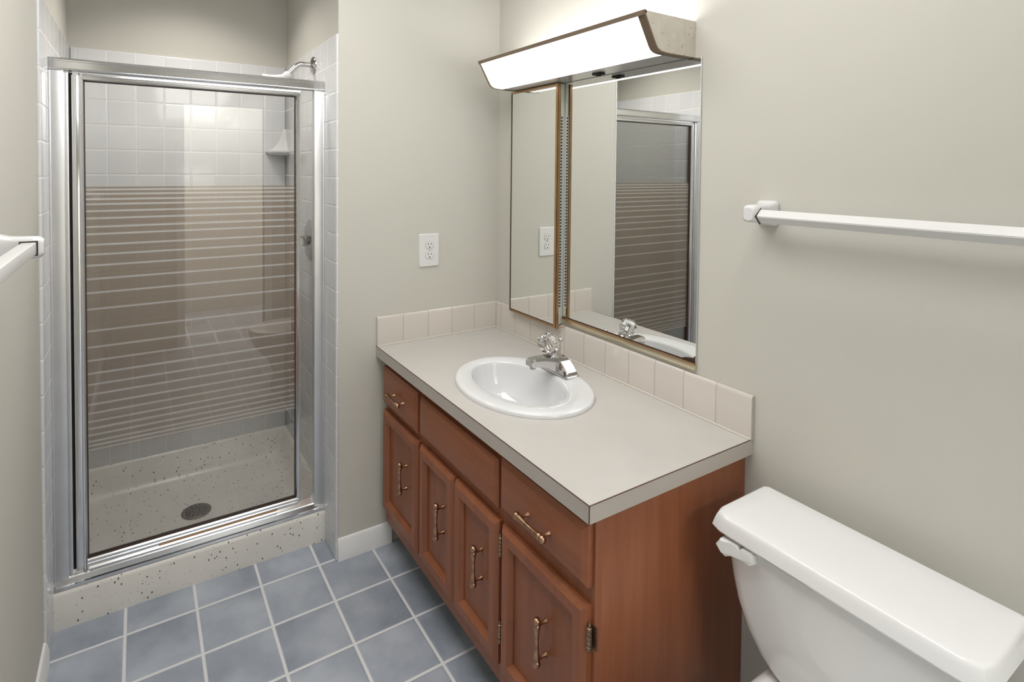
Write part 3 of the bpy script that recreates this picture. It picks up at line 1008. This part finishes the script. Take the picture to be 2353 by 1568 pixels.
# ---------------------------------------------------------------- vanity light
LX0, LX1 = 0.176, 1.020
VL = thing('vanity_light', 'long glowing vanity light bar mounted on the wall above the mirrors', 'light fixture', (0.6, 0, 1.82))
PR = [(-0.208, 1.914), (-0.162, 1.838), (-0.154, 1.828), (-0.142, 1.822), (-0.128, 1.820), (-0.102, 1.819)]     # front profile (y, z)
b = NB()
inn = [(y + 0.003, z + 0.002) for y, z in PR[::-1]]
prism(b, PR + inn, 'x', LX0 + 0.006, LX1 - 0.012)
obj('diffuser', b, M['diffuser'], VL, 50, label='white glowing diffuser')
b = NB()
prism(b, [(-0.102, 1.8185), (-0.102, 1.8215), (-0.0005, 1.8215), (-0.0005, 1.8185)], 'x', LX0 + 0.006, LX1 - 0.006)
obj('underside', b, M['lamp_under'], VL, 20)
b = NB(); box(b, LX0 + 0.006, LX1 - 0.006, -0.006, -0.0005, 1.8225, 1.918)
obj('back_plate', b, M['cab_white'], VL, 20)
for xa, xb in ((LX0, LX0 + 0.006), (LX1 - 0.006, LX1)):
    b = NB()
    prism(b, [(-0.0005, 1.8185), (-0.0005, 1.921), (-0.200, 1.921), (-0.209, 1.917)] + [(y, z - 0.0015) for y, z in PR[1:]], 'x', xa, xb)
    obj('end_cap', b, M['lamp_side'], VL, 25)
b = NB()
prism(b, [(-0.212, 1.908), (-0.215, 1.920), (-0.206, 1.924), (-0.200, 1.921), (-0.200, 1.916), (-0.206, 1.910)], 'x', LX0, LX1)
obj('top_trim', b, M['lamp_trim'], VL, 25)
for xa, xb in ((LX0 - 0.001, LX0 + 0.0065), (LX1 - 0.024, LX1 + 0.0008)):
    b = NB()
    op = [(-0.214, 1.921)] + [(y - 0.003, z - 0.003) for y, z in PR[1:]] + [(-0.010, 1.8165)]
    ip = [(-0.010, 1.8185)] + [(y, z) for y, z in PR[:0:-1]] + [(-0.208, 1.921)]
    prism(b, op + ip, 'x', xa, xb)
    obj('side_trim', b, M['lamp_trim'], VL, 25)
b = NB()
box(b, 0.66, 0.70, -0.062, -0.038, 1.8120, 1.8187, 0.002)
box(b, 0.672, 0.688, -0.056, -0.044, 1.8090, 1.8122, 0.001)
obj('rocker_switch', b, M['black'], VL, 25)
for y, z in ((-0.100, 1.872), (-0.150, 1.882)):
    b = NB(); tube(b, [(LX0 + 0.03, y, z), (LX1 - 0.03, y, z)], 0.013, 14)
    obj('fluorescent_tube', b, M['bulb'], VL, 40)

# ---------------------------------------------------------------- outlet
OU = thing('outlet', 'white duplex outlet on the beige wall above the countertop', 'outlet', (0, -0.338, 1.162))
b = NB()
rg = [[(x, y, z) for y, z in rrect(-0.338, 1.162, 0.0455 - i, 0.0675 - i, 0.004, 3)] for i, x in ((0, 0.0003), (0, 0.003), (0.003, 0.0062))]
loft(b, rg)
obj('cover_plate', b, M['plastic'], OU, 20)
for zc in (1.1825, 1.1415):
    b = NB()

    def face(r, x):
        out = []
        for i in range(32):
            a = 2 * PI * i / 32
            yy, zz = r * math.cos(a), max(-0.0152 * r / 0.0185, min(0.0152 * r / 0.0185, r * math.sin(a)))
            out.append((x, -0.338 + yy, zc + zz))
        return out
    loft(b, [face(0.0185, 0.0058), face(0.0185, 0.0068)])
    RC = obj('receptacle', b, M['line'], OU, 0, label='round receptacle with two slots and a ground hole')
    b = NB(); loft(b, [face(0.0172, 0.0066), face(0.0172, 0.0079), face(0.0165, 0.0083)])
    obj('receptacle_face', b, M['plastic'], RC, 30)
    b = NB()
    box(b, 0.0078, 0.0086, -0.338 - 0.0080, -0.338 - 0.0055, zc + 0.0005, zc + 0.0095)
    box(b, 0.0078, 0.0086, -0.338 + 0.0055, -0.338 + 0.0080, zc + 0.0015, zc + 0.0090)
    lathe(b, [(0.0030, 0.0), (0.0030, 0.0008), (0.0001, 0.0008)], (0.0078, -0.338, zc - 0.0075), (1, 0, 0), 12)
    obj('slot', b, M['slot'], RC, 0)
b = NB(); lathe(b, [(0.0028, 0.0), (0.0026, 0.0010), (0.0001, 0.0013)], (0.006, -0.338, 1.162), (1, 0, 0), 14)
obj('screw', b, M['line'], OU, 30)


# ---------------------------------------------------------------- towel bars
def bracket_rings(cx, cz, wall_y, s):
    """s = -1: reaches towards -y (right wall), +1: towards +y (left wall)"""
    R_ = []
    for d_, hx_, hz_, r_ in ((0.0006, 0.0265, 0.0305, 0.008), (0.004, 0.0275, 0.0315, 0.009), (0.011, 0.0265, 0.0305, 0.010), (0.020, 0.0225, 0.027, 0.010), (0.034, 0.019, 0.0235, 0.010), (0.048, 0.0185, 0.0225, 0.010),
                             (0.070, 0.0185, 0.022, 0.010), (0.081, 0.017, 0.0205, 0.010), (0.087, 0.012, 0.015, 0.009)):
        R_.append([(x, wall_y + s * d_, z) for x, z in rrect(cx, cz, hx_, hz_, r_)])
    return R_


TB = thing('towel_bar', 'white ceramic towel bar on the wall above the toilet', 'towel bar', (1.55, 0, 1.39))
for cx in (1.249, 1.865):
    b = NB(); loft(b, bracket_rings(cx, 1.391, 0.0, -1)); obj('bracket', b, M['ceramic'], TB, 40)
b = NB()
c_, h_ = (-0.066, 1.386), 0.0172
prism(b, [(c_[0], c_[1] + h_), (c_[0] - h_, c_[1]), (c_[0], c_[1] - h_), (c_[0] + h_, c_[1])], 'x', 1.256, 1.858)
bmesh.ops.bevel(b, geom=[e_ for e_ in b.edges if abs(e_.verts[0].co.x - e_.verts[1].co.x) > 0.1], offset=0.0015, segments=2, affect='EDGES')
obj('bar', b, M['plastic'], TB, 30)
for xx in (1.2670, 1.847):
    b = NB()  # near-black ring stands in for the shade around the bar end
    k = h_ + 0.0028
    prism(b, [(c_[0], c_[1] + k), (c_[0] - k, c_[1]), (c_[0], c_[1] - k), (c_[0] + k, c_[1])], 'x', xx - 0.0012, xx + 0.0012)
    obj('socket_shadow_ring', b, M['slot'], TB, 0, label='dark ring painted as shade where the bar enters the socket')

TL = thing('towel_bar', 'white ceramic towel bar on the left wall beside the shower', 'towel bar', (0.95, YL, 1.33))
for cx in (0.652, 1.268):
    b = NB(); loft(b, bracket_rings(cx, 1.331, YL, 1)); obj('bracket', b, M['ceramic'], TL, 40)
b = NB()
box(b, 0.660, 1.262, -1.5475, -1.5235, 1.3185, 1.3425, 0.0015)
obj('bar', b, M['plastic'], TL, 30)
for xx in (0.6708, 1.2495):
    b = NB()  # same painted shade ring for the square bar
    box(b, xx - 0.0012, xx + 0.0012, -1.550, -1.521, 1.316, 1.345)
    obj('socket_shadow_ring', b, M['slot'], TL, 0, label='dark ring painted as shade where the bar enters the socket')

# ---------------------------------------------------------------- toilet
TO = thing('toilet', 'white toilet with tank against the wall right of the vanity', 'toilet', (1.53, -0.35, 0))
TCX = 1.531


def oct_rect(x0, x1, y0, y1, cf, cb, z, r=3):
    """outline with chamfered front corners and small rear corners (front is -y)"""
    return [(x0 + cf, y0, z), (x1 - cf, y0, z), (x1 - cf * 0.25, y0 + cf * 0.28, z), (x1, y0 + cf, z), (x1, y1 - cb, z), (x1 - cb, y1, z), (x0 + cb, y1, z), (x0, y1 - cb, z), (x0, y0 + cf, z), (x0 + cf * 0.25, y0 + cf * 0.28, z)]


b = NB()
LXA, LXB, LYA, LYB = 1.284, 1.778, -0.270, -0.052
rg = []
for z, i in ((0.6985, 0.010), (0.7000, 0.002), (0.7040, 0.000), (0.7200, 0.004), (0.7290, 0.0070), (0.7325, 0.0090), (0.7345, 0.0115), (0.7353, 0.015)):
    rg.append(oct_rect(LXA + i, LXB - i, LYA + i, LYB - i, 0.030, 0.008, z))
rg.append(oct_rect(LXA + 0.05, LXB - 0.05, LYA + 0.05, LYB - 0.05, 0.01, 0.005, 0.7360))
loft(b, rg)
obj('tank_lid', b, M['toilet'], TO, 40)
b = NB()
rg = []
for z, hw, yf, r in ((0.410, 0.120, -0.205, 0.04), (0.415, 0.135, -0.212, 0.05), (0.430, 0.153, -0.219, 0.055), (0.460, 0.175, -0.227, 0.05), (0.500, 0.192, -0.234, 0.045), (0.550, 0.206, -0.240, 0.04),
                     (0.600, 0.214, -0.245, 0.038), (0.650, 0.219, -0.249, 0.036), (0.699, 0.221, -0.251, 0.035)):
    rg.append([(x, y, z) for x, y in rrect(TCX, (yf - 0.058) / 2, hw, (-0.058 - yf) / 2, r, 6)])
loft(b, rg)
obj('tank', b, M['toilet'], TO, 50)
b = NB()
lv = [(1.310, 0.674), (1.320, 0.6905), (1.340, 0.692), (1.356, 0.6925), (1.362, 0.685), (1.368, 0.6925), (1.386, 0.695), (1.394, 0.690), (1.394, 0.672), (1.387, 0.665), (1.350, 0.665), (1.334, 0.659), (1.322, 0.662)]
cxl, czl = 1.352, 0.678
rg = []
for s_, y in ((1.0, -0.2495), (1.0, -0.262), (0.96, -0.266), (0.86, -0.268)):
    rg.append([(cxl + (x - cxl) * s_, y - (0.010 if x < 1.335 else 0.0) * (1 if y < -0.25 else 0), czl + (z - czl) * s_) for x, z in lv])
loft(b, rg)
obj('flush_lever', b, M['plastic'], TO, 30)
# bowl, foot and seat
b = NB()
BY = -0.50


def egg(z, hw, yf, yb, n=40):
    out = []
    for i in range(n):
        a = 2 * PI * i / n
        x, y = math.cos(a), math.sin(a)
        yy = (yb if y > 0 else -yf) * y
        out.append((TCX + hw * x * (1.0 if y < 0 else 1.0), BY + yy, z))
    return out


rg = []
for z, hw, f_, k_ in ((0.0, 0.105, -0.10, 0.27), (0.02, 0.108, -0.105, 0.28), (0.10, 0.095, -0.08, 0.26), (0.20, 0.115, -0.12, 0.25), (0.30, 0.160, -0.20, 0.25), (0.36, 0.182, -0.232, 0.25), (0.385, 0.185, -0.238, 0.25), (0.39, 0.180, -0.233, 0.245)):
    rg.append(egg(z, hw, f_, k_))
loft(b, rg)
box(b, TCX - 0.16, TCX + 0.16, -0.30, -0.06, 0.30, 0.412, 0.03, 3)
obj('bowl', b, M['toilet'], TO, 50)
b = NB()
loft(b, [egg(0.391, 0.185, -0.240, 0.20), egg(0.395, 0.190, -0.245, 0.205), egg(0.408, 0.188, -0.243, 0.203), egg(0.411, 0.182, -0.237, 0.197)])
obj('seat', b, M['plastic'], TO, 50)
b = NB()
loft(b, [egg(0.4125, 0.183, -0.238, 0.20), egg(0.416, 0.188, -0.243, 0.205), egg(0.426, 0.186, -0.241, 0.203), egg(0.431, 0.172, -0.225, 0.19), egg(0.4325, 0.10, -0.14, 0.11)])
obj('seat_lid', b, M['plastic'], TO, 50)
